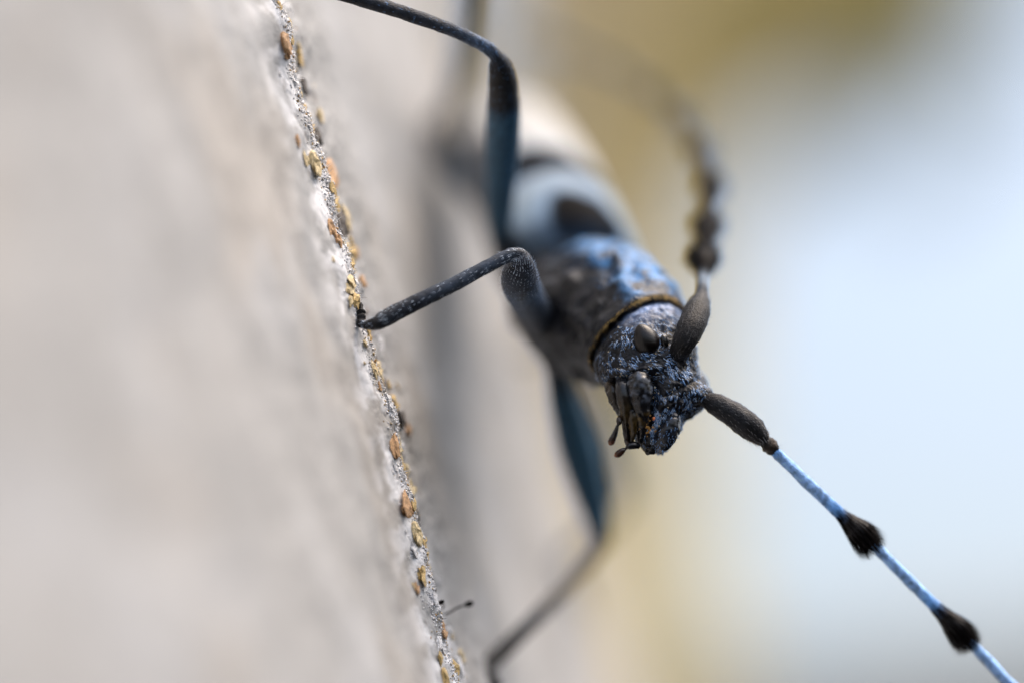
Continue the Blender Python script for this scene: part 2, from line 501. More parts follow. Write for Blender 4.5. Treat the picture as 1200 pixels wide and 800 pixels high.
def grid_normals(g):
    du = np.gradient(g, axis=0); dw = np.roll(g, -1, 1) - np.roll(g, 1, 1)
    n = unit(np.cross(dw, du))
    out = g - g.mean(1, keepdims=True)
    s = np.sign((n * out).sum(-1, keepdims=True).sum(1, keepdims=True)); s[s == 0] = 1
    return n * s
bn = grid_normals(bv)
near = (st > -0.25)[None, :] & np.ones((NR, 1), bool)
px, py, pz = topx(bv)
def bump(x, y, sx, sy, amp, rot=0.0, rmax=12):
    global bv
    c, s = math.cos(rot), math.sin(rot)
    dx, dy = px - x, py - y
    a = (c * dx + s * dy) / sx; b = (-s * dx + c * dy) / sy
    w = np.exp(-(a * a + b * b)) * near * (idx_r < rmax)
    bv = bv + bn * (w * amp)[..., None]
# relief of the right side of the head
bump(757, 400, 22, 26, .18)                  # orbit
bump(797, 412, 13, 13, .45)                  # antennal tubercle
bump(822, 462, 10, 10, .30)                  # the other tubercle
bump(775, 385, 10, 7, -.18, .6)              # dip above the eye
bump(742, 434, 26, 4.5, .26, -.12)           # cheek shelf above the mandible
bump(738, 452, 22, 9, -.42, -.1)             # recess under the shelf
bump(718, 462, 6, 16, -.35, -.3)             # groove behind the mandible
bump(778, 468, 7, 24, .22, .25)              # clypeus ridge
bump(763, 478, 4, 26, -.30, .15)             # groove beside the mandible
bump(798, 455, 22, 2.2, -.16, -.5)           # suture to the frons
bump(790, 500, 9, 9, .16)                    # labrum swelling
bump(770, 508, 5, 9, -.2)
bump(725, 400, 8, 22, .10, .5)
# relief of the fore-body
bump(640, 345, 20, 16, .45, 0, 30); bump(725, 312, 7, 7, .75, 0, 30); bump(668, 330, 12, 10, .25, 0, 30); bump(735, 340, 14, 9, .2, .5, 30); bump(690, 303, 14, 6, .2, 0, 30)
bump(668, 385, 26, 9, -.18, .5, 30); bump(700, 345, 18, 8, -.12, .4, 30)
headw = 1 - smooth01(idx_r, 10, 12)
rug = fbm(bv * 2.6 + 3, 3) * .05 + (1 - np.abs(noise(bv * np.array([7.0, 5.0, 5.0])))) * .035 + fbm(bv * 11, 2) * .018 - np.maximum(noise(bv * 5.5 + 9), 0) * .09
bv = bv + bn * (rug * (0.35 + 0.65 * headw) + fbm(bv * .85 + 21, 3) * .22 * smooth01(idx_r, 14, 15) * (1 - smooth01(idx_r, 20, 21)))[..., None]
bn = grid_normals(bv)
px, py, pz = topx(bv)
# colours: black head with a slate crown, blue upper fore-body with dark flanks, dark underside
bc = np.ones((NR, NS, 3)) * np.array([0.006, 0.007, 0.011])
slate = (smooth01(idx_r, 7.5, 9.5) * (1 - smooth01(idx_r, 11.5, 13)) * smooth01(ct[None, :] + 0.35 * st[None, :], 0.2, 0.75))[..., None]
bc = bc * (1 - slate) + np.array([0.22, 0.30, 0.50]) * slate
pw = (smooth01(idx_r, 13.5, 14.5) * (1 - smooth01(idx_r, 20.5, 21.5)))
dors = smooth01(ct[None, :] + 0.15 * noise(bv * .9) + 0 * idx_r, -0.12, 0.45)
mott = smooth01(fbm(bv * 1.3 + 40, 4), -0.7, 0.6)
pblue = (pw * dors * (0.08 + 0.92 * smooth01(mott, .3, .75)))[..., None]
bc = bc * (1 - pblue) + np.array([0.055, 0.21, 0.48]) * pblue
pflank = (pw * (1 - dors))[..., None]
bc = bc * (1 - pflank) + (np.array([0.006, 0.007, 0.009]) + np.array([0.022, 0.022, 0.026]) * mott[..., None]) * pflank
bw = smooth01(idx_r, 20.5, 21.5)[..., None]
bc = bc * (1 - bw) + np.array([0.03, 0.036, 0.05]) * bw
wst = np.exp(-((idx_r - 20.6) / .55) ** 2)[..., None]
bc = bc * (1 - .9 * wst) + np.array([0.006, 0.007, 0.009]) * .9 * wst
lip = np.exp(-((idx_r - 12.6) / .7) ** 2)[..., None]
bc = bc * (1 - .8 * lip) + np.array([0.06, 0.05, 0.035]) * .8 * lip
BV = bv.reshape(-1, 3); BF = grid_faces(NR, NS)
capA, capB = len(BV), len(BV) + 1
BV2 = np.vstack([BV, bv[0].mean(0), bv[-1].mean(0)])
BF2 = [tuple(c) for c in BF] + [(capA, (k + 1) % NS, k) for k in range(NS)] + [(capB, (NR - 1) * NS + k, (NR - 1) * NS + (k + 1) % NS) for k in range(NS)]
BC2 = np.vstack([bc.reshape(-1, 3), bc[0, 0], bc[-1, 0]])
body = mesh_obj('body', BV2, BF2, M_body, beetle, BC2)

# flat-lying hair on the head
hm = (idx_r < 10.3)
KH = 4200
cand = np.argwhere(hm & near)
dens = np.ones(len(cand))
cpx = px[cand[:, 0], cand[:, 1]]; cpy = py[cand[:, 0], cand[:, 1]]
patch = 0.04 + smooth01(fbm(bv[cand[:, 0], cand[:, 1]] * 2.4 + 12, 3), -.4, .5) ** 1.5
patch *= np.where(cand[:, 0] > np.argmax(tpar > 8.6), .3, 1)
dens *= patch
dens *= np.where((cpy > 442) & (cpx < 762), .06, 1)          # mouthparts are bare
dens *= np.where((cpx < 716) & (cpy < 440), .25, 1)
pick = cand[RNG.choice(len(cand), KH, p=dens / dens.sum())]
roots = bv[pick[:, 0], pick[:, 1]]; nn = bn[pick[:, 0], pick[:, 1]]
rpx, rpy, _ = topx(roots)
ex, ey = rpx - 756, rpy - 398
er = np.hypot(ex, ey)
wr = np.exp(-(er / 42) ** 2)
fx = wr * (-ey / np.maximum(er, 1)) * np.sign(ey + 5) * -1 + (1 - wr) * 0.25
fy = wr * (ex / np.maximum(er, 1)) * np.sign(ey + 5) * -1 + (1 - wr) * 0.9
ang = 0.9 * noise(roots * .9 + 60) + RNG.normal(0, .28, KH)
fx, fy = fx * np.cos(ang) - fy * np.sin(ang), fx * np.sin(ang) + fy * np.cos(ang)
d3 = np.stack([fx, 0 * fx, -fy], -1) @ RP.T
d3 = unit(d3 - nn * (d3 * nn).sum(-1, keepdims=True))
d3 = unit(d3 + nn * RNG.uniform(.04, .22, (KH, 1)))
hl = RNG.uniform(.09, .24, KH); hw_ = RNG.uniform(.012, .026, KH)
v, f = blades(roots + nn * .01, nn, d3, hl, hw_, bend=.22)
hb = mesh_obj('head_hair', v, f, M_hair, body); hb['kind'] = 'stuff'
KP = 2100
sel = RNG.choice(KH, KP, replace=False)
j = RNG.normal(0, .03, (KP, 3))
v, f = blades(roots[sel] + j * .5 + nn[sel] * .015, nn[sel], unit(d3[sel] + RNG.normal(0, .25, (KP, 3))), hl[sel] * .7, .022, bend=.2)
hp = mesh_obj('pale_head_hair', v, f, M_pale, body); hp['kind'] = 'stuff'
# pale dust specks
ds = RNG.choice(KH, 260, replace=False)
sv, sf = [], []
for k in ds:
    Q, _ = np.linalg.qr(RNG.normal(size=(3, 3)))
    off = len(sv) * len(base_v)
    sv.append((base_v * RNG.uniform(.012, .032)) @ Q.T + roots[k] + nn[k] * .03 + RNG.normal(0, .05, 3)); sf += [tuple(i + off for i in ff) for ff in base_f]
sp = mesh_obj('dust_specks', np.vstack(sv), sf, mat_plain('dust', (0.6, 0.52, 0.38), rough=.6), body); sp['kind'] = 'stuff'

# golden fringe of the collar
fr_r, fr_n, fr_d = [], [], []
lipring = int(np.argmin(np.abs(tpar - 13.35)))
for k in range(800):
    jj = RNG.integers(0, NS)
    if RNG.random() > .35 + .65 * max(0, ct[jj]): continue
    rr = lipring + RNG.integers(-3, 3)
    fr_r.append(bv[rr, jj]); fr_n.append(bn[rr, jj])
    fwd = bv[max(rr - 40, 0), jj] - bv[rr, jj]
    fr_d.append(fwd)
fr_r = np.array(fr_r); fr_n = np.array(fr_n); fr_d = unit(np.array(fr_d))
fr_out = unit(fr_r - bv[lipring].mean(0))
axis = unit(bv[60].mean(0) - bv[lipring].mean(0))
fr_d = unit(axis[None] * .8 + fr_out * RNG.normal(-.05, .18, (len(fr_r), 1)) + RNG.normal(0, .22, (len(fr_r), 3)))
v, f = blades(fr_r, fr_out, fr_d, RNG.uniform(.05, .24, len(fr_r)), .02, bend=.25)
gf_ = mesh_obj('collar_fringe', v, f, M_gold, body); gf_['kind'] = 'stuff'

# downy hair on the fore-body
pm = np.argwhere((idx_r > 14.2) & (idx_r < 20.5) & near)
pick = pm[RNG.choice(len(pm), 2600)]
r_, n_ = bv[pick[:, 0], pick[:, 1]], bn[pick[:, 0], pick[:, 1]]
dsel = dors[pick[:, 0], pick[:, 1]] * (0.3 + mott[pick[:, 0], pick[:, 1]])
ok = RNG.random(len(pick)) < dsel; r_, n_ = r_[ok], n_[ok]
dd = bv[np.minimum(pick[ok][:, 0] + 3, NR - 1), pick[ok][:, 1]] - r_
dd = unit(unit(dd) + n_ * .3 + RNG.normal(0, .35, r_.shape))
v, f = blades(r_, n_, dd, RNG.uniform(.15, .4, len(r_)), .03)
ph = mesh_obj('fore_body_hair', v, f, mat_plain('slate_hair', (0.12, 0.28, 0.54), rough=.4, var=.4, scale=1500), body); ph['kind'] = 'stuff'

# eyes
def ellipsoid(c, ax, nu=40, nv=28, fn=None):
    """ax: three half-axis vectors"""
    a = np.linspace(0, math.pi, nv)[:, None]; b = np.linspace(0, 2 * math.pi, nu, endpoint=False)[None]
    x = np.sin(a) * np.cos(b); y = np.sin(a) * np.sin(b); z = np.cos(a) + 0 * b
    g = np.stack([x, y, z], -1)
    if fn is not None: g = fn(g)
    v = c + g @ np.array(ax)
    return v.reshape(-1, 3), [tuple(q) for q in grid_faces(nv, nu)]

def surf_at(x, y):
    k = np.argmin(np.where(near & (idx_r < 12), (px - x) ** 2 + (py - y) ** 2 + 400 * (pz > 152.5), 1e9))
    r_, c_ = divmod(int(k), NS)
    return bv[r_, c_], bn[r_, c_]
pe, ne = surf_at(756, 398)
c_eye = P(756.5, 398, topx(pe)[2] + .12)
e_long = P(764, 415, 150) - P(750.5, 381.5, 150); e_long = e_long * .53
e_n = unit(ne - unit(e_long) * (ne @ unit(e_long)))
e_sh = np.cross(unit(e_long), e_n) * .52
def eggy(g):
    g = g.copy(); s = 1 + .22 * g[..., 2]; g[..., 0] *= s; g[..., 1] *= s
    return g
v, f = ellipsoid(c_eye, [e_sh, e_n * .48, e_long], 64, 48, eggy)
mesh_obj('eye', v, f, M_eye, body)
# the eye on the far side of the head
lat = dv(*hb0); lat = lat / np.linalg.norm(lat)
v, f = ellipsoid(c_eye - lat * 3.9 + dv(.4, 0, 0), [e_sh, e_n * .5, e_long], 32, 24, eggy)
mesh_obj('eye', v, f, M_eye, body)
pt, ntb = surf_at(778, 400)
v, f = ellipsoid(pt + ntb * .05, [dv(.16, .05, 0), dv(0, .05, .16), dv(-.08, .26, 0)], 20, 14)
mesh_obj('antenna_tubercle', v, f, M_mouth, body, np.ones((len(v), 3)) * .012)

# mouthparts: (px, py, z, radius) along each piece
def piece(name, pts, sides=18, n=30, colours=((.015, .015, .018), (.015, .015, .018)), flat=None, rough=.03, mat=None, rscale=4.0):
    pts = np.array(pts, float)
    q = catmull(np.column_stack([P(pts[:, 0], pts[:, 1], pts[:, 2]), pts[:, 3]]), n)
    v, f, ring, nrm = tube_mesh(q[:, :3], np.maximum(q[:, 3], .004), sides, flat, rough, rscale)
    cc = lin(np.array(colours, float), n)[ring]
    return mesh_obj(name, v, f, mat or M_mouth, body, cc), v, f, nrm
zf = 148.85
mand, mv, mf, mn = piece('mandible', [(748, 437, zf + .7, .28), (749, 446, zf + .4, .50), (750, 458, zf + .3, .52), (751, 473, zf + .3, .42), (752, 490, zf + .4, .30), (751, 505, zf + .6, .2), (749, 518, zf + .9, .10)],
                         36, 70, [(.03, .03, .035), (.05, .052, .06), (.02, .02, .022), (.012, .012, .013), (.03, .018, .01), (.012, .01, .01)], rough=.045, rscale=5)
mp = topx(mv)
mw = (smooth01(fbm(mv * 4.5, 2), -.1, .5) * (1 - smooth01(mp[1], 462, 476)))[:, None]      # silvery bloom near the hinge
mcol = np.ones((len(mv), 4), np.float32)
mcol[:, :3] = np.array([.010, .010, .012]) * (1 - mw) + np.array([.10, .12, .16]) * mw
mw2 = (np.exp(-((mp[1] - 490) / 7) ** 2) * smooth01(noise(mv * 5), -.1, .4))[:, None]
mcol[:, :3] = mcol[:, :3] * (1 - mw2) + np.array([.14, .09, .03]) * mw2
mand.data.attributes['Col'].data.foreach_set('color', mcol.ravel())
piece('maxilla', [(730, 444, zf + .9, .28), (731, 458, zf + .5, .36), (733, 475, zf + .4, .30), (734, 492, zf + .5, .22), (735, 508, zf + .6, .17), (736, 521, zf + .8, .08)], 16, 30,
      [(.03, .032, .04), (.012, .012, .014), (.05, .034, .014), (.010, .009, .010), (.03, .015, .01)], rough=.05)
piece('maxilla', [(741, 480, zf + .2, .12), (742, 492, zf + .25, .20), (742, 505, zf + .4, .15), (740, 519, zf + .7, .07)], 14, 24, [(.012, .012, .014), (.07, .045, .014), (.01, .009, .009)], rough=.04)
piece('cheek_plate', [(714, 449, zf + 1.5, .22), (719, 459, zf + 1.2, .30), (723, 472, zf + 1.2, .26), (726, 484, zf + 1.3, .12)], 14, 24, [(.04, .03, .02), (.014, .013, .013)], rough=.08)
piece('palp', [(729, 487, zf + .6, .09), (726, 491, zf + .3, .13), (725, 495, zf + .2, .12), (723.5, 498, zf + .2, .055), (722, 503, zf + .2, .09), (719, 511, zf + .2, .13), (716, 518, zf + .2, .14), (714.5, 521, zf + .2, .05)], 16, 44,
      [(.03, .018, .012), (.02, .014, .01), (.02, .018, .016), (.022, .018, .016), (.16, .05, .02)], rough=.012)
piece('palp', [(748, 522, zf + .7, .12), (742, 521, zf + .5, .16), (736, 523, zf + .4, .12), (733.5, 525, zf + .4, .055), (730, 527, zf + .3, .11), (725, 531, zf + .3, .145), (721.5, 533, zf + .3, .11), (720, 533.5, zf + .3, .04)], 16, 44,
      [(.012, .012, .014), (.012, .012, .014), (.015, .012, .01), (.05, .02, .012), (.22, .08, .03)], rough=.012)
piece('mandible', [(770, 500, zf + 1.4, .35), (771, 515, zf + 1.2, .33), (764, 526, zf + 1.1, .22), (757, 531, zf + 1.1, .08)], 18, 30, [(.012, .014, .02), (.014, .014, .018), (.01, .01, .01)], rough=.06)
lb, lv, lf, ln = piece('labrum', [(790, 486, zf + 1.0, .25), (786, 497, zf + .8, .42), (780, 510, zf + .8, .46), (774, 521, zf + 1.0, .36), (769, 529, zf + 1.2, .14)], 22, 40, [(.012, .015, .022), (.014, .018, .028)], rough=.06, rscale=3.6)
p_, n_ = sample(lv, lf, 300)
n_ = n_ * np.sign((n_ * (p_ - lv.mean(0))).sum(-1, keepdims=True))
dd = unit(dv(-.15, -1, 0)[None] + n_ * .25 + RNG.normal(0, .4, p_.shape))
v, f = blades(p_, n_, dd, RNG.uniform(.06, .16, len(p_)), .02, bend=.1)
o = mesh_obj('labrum_hair', v, f, M_hair, lb); o['kind'] = 'stuff'
# amber grains caught between the jaws
av, af = [], []
for k in range(34):
    x, y = random.gauss(758, 4), random.gauss(498, 4.5)
    Q, _ = np.linalg.qr(RNG.normal(size=(3, 3))); off = len(av) * len(base_v)
    av.append((base_v * RNG.uniform(.02, .05)) @ Q.T + P(x, y, zf + random.uniform(.25, .6))); af += [tuple(i + off for i in ff) for ff in base_f]
o = mesh_obj('jaw_grains', np.vstack(av), af, M_amber, body); o['kind'] = 'stuff'
v = base_v * .055 + P(766, 490, zf + .25)
mesh_obj('orange_grain', v, base_f, mat_plain('orange_grain', (.75, .22, .06), rough=.4), body)

# stray setae round the mouth
KS = 90
sx = RNG.normal(716, 5, KS); sy = RNG.uniform(445, 500, KS)
rt = P(sx + (sy - 445) * .2, sy, zf + 1.2 + RNG.normal(0, .2, KS))
dd = unit(np.stack([np.full(KS, -.8), RNG.normal(-.2, .3, KS), RNG.normal(-.35, .5, KS)], -1) @ RP.T)
v, f = blades(rt, np.tile(dv(0, 1, 0), (KS, 1)), dd, RNG.uniform(.25, .6, KS), .016, bend=.1)
o = mesh_obj('mouth_bristles', v, f, mat_plain('bristle', (.45, .4, .33), rough=.4), body); o['kind'] = 'stuff'

# wing cases
def elytron(side):
    i0 = 20.55
    ts = np.linspace(i0, 26, 90)
    ii = np.clip(ts.astype(int), 0, 25); u = (ts - ii)[:, None]
    p0, p1, p2, p3 = ext[ii], ext[ii + 1], ext[ii + 2], ext[ii + 3]
    cc = 0.5 * (2 * p1 + (p2 - p0) * u + (2 * p0 - 5 * p1 + 4 * p2 - p3) * u ** 2 + (3 * p1 - p0 - 3 * p2 + p3) * u ** 3)
    s = (ts - i0) / (26 - i0)
    k = 1.17 + .12 * np.exp(-((s - .12) / .1) ** 2)
    k = k * (0.90 + .10 * smooth01(s, 0, .08))
    ph_ = np.radians(np.linspace(1.2, 112, 70)) * side
    def shell(off):
        kk = (k + off)[:, None, None]
        return cc[:, None, :3] + kk * (cc[:, None, 3:6] * np.cos(ph_)[None, :, None] + cc[:, None, 6:9] * np.sin(ph_)[None, :, None])
    o_, i_ = shell(0), shell(-.06)
    V = np.vstack([o_.reshape(-1, 3), i_.reshape(-1, 3)]); n1, n2 = 90, 70
    g = grid_faces(n1, n2, wrap=False)
    F = [tuple(q) for q in g] + [tuple(q[::-1] + n1 * n2) for q in g]
    m = n1 * n2
    for r in range(n1 - 1):
        for c in (0, n2 - 1):
            a, b = r * n2 + c, (r + 1) * n2 + c
            F.append((a, b, b + m, a + m))
    for c in range(n2 - 1):
        for r in (0, n1 - 1):
            a, b = r * n2 + c, r * n2 + c + 1
            F.append((a, b, b + m, a + m))
    pale = np.array([.27, .34, .40]); black = np.array([.004, .004, .005]); edge = np.array([.2, .3, .45])
    ph0 = np.abs(ph_)[None]
    S_ = s[:, None]
    wob = .03 * noise(o_ * .8)
    spot = np.exp(-(((S_ - .09 + wob) / .14) ** 2 + ((ph0 - .95) / .68) ** 2) * 1.2)
    band = np.exp(-(((S_ - .34 + wob) / (.05 + .045 * smooth01(ph0, .7, 1.2))) ** 2) * 1.5) * (1 - .45 * np.exp(-((ph0 - .2) / .2) ** 2))
    spot2 = np.exp(-(((S_ - .86) / .05) ** 2 + ((ph0 - .6) / .4) ** 2))
    kb = smooth01(np.maximum(np.maximum(spot, band), spot2), .42, .58)[..., None]
    halo = smooth01(np.maximum(np.maximum(spot, band), spot2), .05, .5)[..., None] * .75
    c_ = pale * np.ones(o_.shape)
    warm = smooth01(S_, .12, .5)[..., None] * np.ones(o_.shape[:2] + (1,))
    c_ = c_ * (1 - warm) + np.array([.44, .445, .44]) * warm
    c_ = c_ * (1 - halo) + edge * halo
    c_ = c_ * (1 - kb) + black * kb
    hum = (1 - smooth01(S_ + .04 * noise(o_ * .6), .02, .12))[..., None] * .8
    c_ = c_ * (1 - hum) + np.array([.03, .05, .08]) * hum
    C = np.vstack([c_.reshape(-1, 3)] * 2)
    o = mesh_obj('elytron', V, F, M_ely, beetle, C)
    return o
elytron(1); elytron(-1)

# legs: path points (px, py, z, radius mm, colour key)
KC = {'k': (.012, .012, .014), 'b': (.030, .095, .165), 'g': (.045, .060, .088), 's': (.020, .025, .036), 'p': (.08, .12, .19), 't': (.10, .085, .065)}
def leg(pts, n=150, tarsus=None, hair=1700):
    pts = list(pts)
    if tarsus is not None: pts += tarsus
    a = np.array([p[:4] for p in pts], float)
    cc = np.array([KC[p[4]] for p in pts])
    q = catmull(np.column_stack([P(a[:, 0], a[:, 1], a[:, 2]), a[:, 3]]), n)
    q[:, 3] = np.maximum(lin(a[:, 3:4], n)[:, 0] * .5 + q[:, 3] * .5, .05)
    v, f, ring, nrm = tube_mesh(q[:, :3], q[:, 3], 28, None, .025, 3.5)
    C = lin(cc, n)[ring]
    o = mesh_obj('leg', v, f, M_leg, beetle, C)
    if hair:
        wt = np.ones(len(v)); wt[ring < 48] *= 1.3; wt[(ring > 17) & (ring < 40)] *= 3.5; wt[ring > n * .6] *= (0.0 if tarsus is not None else 1); wt[ring <= n * .6] += 0
        k = RNG.choice(len(v), hair, p=wt / wt.sum())
        tt = frames(q[:, :3])[0][ring[k]]
        dd = unit(tt + nrm[k] * .45 + RNG.normal(0, .2, (hair, 3)))
        hv, hf = blades(v[k], nrm[k], dd, RNG.uniform(.07, .22, hair), .016, bend=.2)
        h = mesh_obj('leg_hair', hv, hf, M_pale if len(pts) < 24 else M_hair, o); h['kind'] = 'stuff'
    return o
def on_bark(u, v, lift):
    p = bark_point(np.array(u), np.array(v), lift)
    x, y, z = topx(p); return float(x), float(y), float(z)
def tarsus_from(px_, py_, z_, du, dv_, r=.22):
    """foot joints laid along the bark from the end of the shin"""
    u0, v0 = bark_uv(P(px_, py_, z_)); out = []
    for k, (t, rr) in enumerate([(.12, .8), (.22, 1.25), (.32, .75), (.42, 1.3), (.53, .7), (.63, 1.35), (.74, .6), (.9, .6), (1.0, .3)]):
        x, y, z = on_bark(u0 + du * t, v0 + dv_ * t, r * .9 + .06)
        out.append((x, y, z, r * rr, 'k'))
    return out
# right fore leg: thigh pointing at the lens, bent knee, shin down to the bark crest
leg([(650, 395, 158.5, .5, 's'), (636, 380, 156.5, .62, 's'), (622, 358, 154, .76, 'g'), (611, 336, 151.6, .80, 'p'), (609, 322, 150.2, .74, 'g'), (612, 309, 149.6, .48, 's'), (609, 299, 149.5, .27, 's'), (596, 300, 149.4, .27, 'g'),
     (570, 313, 149.2, .28, 'g'), (530, 334, 149.0, .30, 'g'), (485, 356, 148.8, .33, 's'), (452, 373, 148.6, .35, 's'), (440, 379, 148.5, .27, 'k')],
    tarsus=tarsus_from(436, 381, 148.6, .9, -1.0, .15))
# right middle leg
leg([(592, 318, 165.5, .42, 's'), (588, 290, 163.5, .42, 's'), (586, 255, 161, .56, 'b'), (587, 205, 158, .70, 'b'), (589, 160, 155.5, .74, 'b'), (590, 128, 153.6, .70, 'b'), (590, 116, 153.0, .66, 'k'), (589, 95, 152, .60, 'k'), (586, 78, 151.3, .48, 'k'), (581, 66, 150.9, .28, 's'),
     (566, 53, 150.7, .27, 'p'), (535, 38, 150.4, .27, 'g'), (490, 21, 150.0, .29, 's'), (440, 5, 149.7, .30, 's'), (385, -12, 149.5, .31, 'k'), (335, -26, 149.4, .30, 'k'), (312, -34, 149.3, .26, 'k')],
    tarsus=tarsus_from(306, -36, 149.2, -3, -2))
# right hind leg
leg([(578, 262, 171, .45, 's'), (556, 222, 175, .6, 'b'), (536, 185, 179.5, .80, 'k'), (522, 158, 182.5, .74, 'k'), (524, 140, 182, .5, 'k'), (532, 118, 180, .42, 's'), (543, 60, 174, .52, 'b'), (551, 0, 169, .52, 'b'),
     (553, -60, 167, .4, 's'), (540, -120, 168, .34, 'k')], hair=0, tarsus=tarsus_from(520, -150, 170, 0, -3))
# left fore leg
leg([(640, 408, 159, .48, 's'), (652, 432, 160.5, .50, 's'), (661, 470, 161.8, .70, 'b'), (676, 525, 163.3, .88, 'b'), (692, 580, 164.6, .76, 'b'), (701, 612, 165.2, .60, 'b'), (705, 630, 165.3, .46, 'k'), (702, 644, 165, .30, 't'), (690, 660, 164.3, .30, 't'),
     (660, 692, 162.5, .31, 't'), (625, 727, 160.5, .33, 's'), (592, 760, 158.6, .36, 'k'), (572, 782, 157.4, .36, 'k')], hair=0, tarsus=tarsus_from(565, 790, 157, -2.5, 2.5))
# left middle leg
leg([(668, 370, 171, .45, 's'), (690, 430, 174, .5, 's'), (705, 480, 178, .62, 'b'), (720, 530, 182, .66, 'b'), (730, 565, 185, .58, 'k'), (731, 582, 186, .46, 'k'), (726, 592, 186.4, .28, 't'), (705, 618, 187, .28, 't'), (660, 660, 188, .3, 't')],
    hair=0, tarsus=tarsus_from(655, 664, 188, 2, 3))
# left hind leg, behind the body
leg([(640, 280, 177, .42, 's'), (650, 320, 182, .55, 'b'), (655, 360, 187, .6, 'b'), (655, 385, 190, .5, 'k'), (648, 395, 191, .28, 's'), (625, 405, 192, .28, 's'), (600, 410, 193, .28, 'k')], hair=0)

# antennae: joints with (start, end); hair tufts on the outer joints' ends
def seg_tube(parts, n=24, sides=18):
    """parts: list of (path (px,py,z,r) list, colour list); one continuous mesh of overlapping joints"""
    V, F, C, off = [], [], [], 0
    info = []
    for pts, cols_ in parts:
        a = np.array(pts, float)
        q = catmull(np.column_stack([P(a[:, 0], a[:, 1], a[:, 2]), a[:, 3]]), n)
        v, f, ring, nrm = tube_mesh(q[:, :3], np.maximum(q[:, 3], .04), sides, None, .045, 5)
        V.append(v); F += [tuple(i + off for i in ff) for ff in f]; off += len(v)
        C.append(lin(np.array(cols_, float), n)[ring]); info.append((q, v, nrm, ring))
    return np.vstack(V), F, np.vstack(C), info
BL, SK, K_ = (.14, .36, .80), (.30, .52, .92), (.010, .009, .010)
def joint(a, b, r, tuft=True, BL=BL, SK=SK):
    a, b = np.array(a, float), np.array(b, float)
    L = lambda t: tuple(a * (1 - t) + b * t)
    path = [L(0) + (r * .8,), L(.15) + (r * .85,), L(.5) + (r * .9,), L(.70) + (r * 1.05,), L(.88) + (r * 2.0,), L(1.0) + (r * .9,)]
    cols_ = [BL, SK, SK, SK, BL, K_, K_, K_, K_] if tuft else [BL, SK, BL, K_]
    return path, cols_
def antenna(parts, tufts, scape_hair=520):
    V, F, C, info = seg_tube(parts)
    o = mesh_obj('antenna', V, F, M_leg, beetle, C)
    for ti, (frac0, k, length) in tufts.items():
        q, v, nrm, ring = info[ti]
        n = len(q)
        ch = np.argwhere((ring > frac0 * n) & (ring < n - 1))[:, 0]
        kk = RNG.choice(ch, k)
        t = frames(q[:, :3])[0][ring[kk]]
        pos = ring[kk] / n
        fl = .10 + .55 * smooth01(pos, frac0, .93)
        dd = unit(t + nrm[kk] * (fl * RNG.uniform(.5, 1.2, k))[:, None] + dv(-.08, -.2, 0) * smooth01(pos, frac0, .9)[:, None] + RNG.normal(0, .10, (k, 3)))
        ln = length * (.28 + .9 * (1 - pos)) * RNG.uniform(.5, 1.25, k)
        hv, hf = blades(v[kk], nrm[kk], dd, ln, .03, bend=.12)
        h = mesh_obj('hair_tuft', hv, hf, M_black, o); h['kind'] = 'stuff'
    for si in (0,):
        q, v, nrm, ring = info[si]
        kk = RNG.choice(len(v), scape_hair); t = frames(q[:, :3])[0][ring[kk]]
        dd = unit(t + nrm[kk] * .5 + RNG.normal(0, .2, (scape_hair, 3)))
        hv, hf = blades(v[kk], nrm[kk], dd, RNG.uniform(.10, .30, scape_hair), .016, bend=.25)
        h = mesh_obj('scape_hair', hv, hf, mat_plain('scape_hair', (.13, .13, .135), rough=.4, var=1.0), o); h['kind'] = 'stuff'
    # scattered long setae under the thin joints
    for si in range(2, min(5, len(info))):
        q, v, nrm, ring = info[si]
        kk = RNG.choice(len(v), 50); t = frames(q[:, :3])[0][ring[kk]]
        dd = unit(t * .9 + nrm[kk] * .8 + RNG.normal(0, .15, (50, 3)))
        hv, hf = blades(v[kk], nrm[kk], dd, RNG.uniform(.2, .5, 50), .014, bend=.2)
        h = mesh_obj('antenna_bristle', hv, hf, M_black, o); h['kind'] = 'stuff'
    return o
DK = (.010, .010, .012)
left = [([(816, 461, 150.6, .34), (826, 467, 150.3, .32), (838, 473, 150.1, .44), (856, 483, 150.1, .52), (877, 498, 150.2, .55), (890, 510, 150.3, .44), (896, 517, 150.3, .26)], [DK, DK, (.02, .022, .028), DK, DK]),
        ([(895, 516, 150.3, .22), (902, 522, 150.4, .34), (909, 529, 150.4, .22)], [DK, (.05, .035, .025), DK]),
        joint((906, 527, 150.4), (1022, 637, 151.0), 0.27), joint((1018, 632, 151.0), (1136, 750, 151.8), .265),
        joint((1132, 746, 151.8), (1246, 868, 152.6), .26), joint((1242, 864, 152.6), (1350, 985, 153.6), .25)]
antenna(left, {2: (.54, 2600, 1.5), 3: (.54, 2400, 1.4), 4: (.56, 700, 1.3), 5: (.56, 400, 1.2)})
right = [([(792, 417, 150.0, .36), (797, 409, 149.6, .42), (803, 398, 149.5, .50), (810, 383, 149.8, .56), (816, 368, 150.5, .56), (820, 356, 151.2, .44), (823, 347, 151.8, .26)], [DK, DK, DK, (.012, .012, .012), DK])]
right.append(([(822, 349, 151.6, .2), (823, 343, 152.0, .25), (823, 337, 152.4, .2)], [DK, (.05, .07, .1), DK]))
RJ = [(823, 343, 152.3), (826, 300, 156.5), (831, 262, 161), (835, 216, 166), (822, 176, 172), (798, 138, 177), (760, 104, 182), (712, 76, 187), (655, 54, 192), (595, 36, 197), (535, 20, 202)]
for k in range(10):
    right.append(joint(RJ[k], RJ[k + 1], .28 - .012 * k, k < 7, (.07, .10, .15), (.11, .15, .20)))
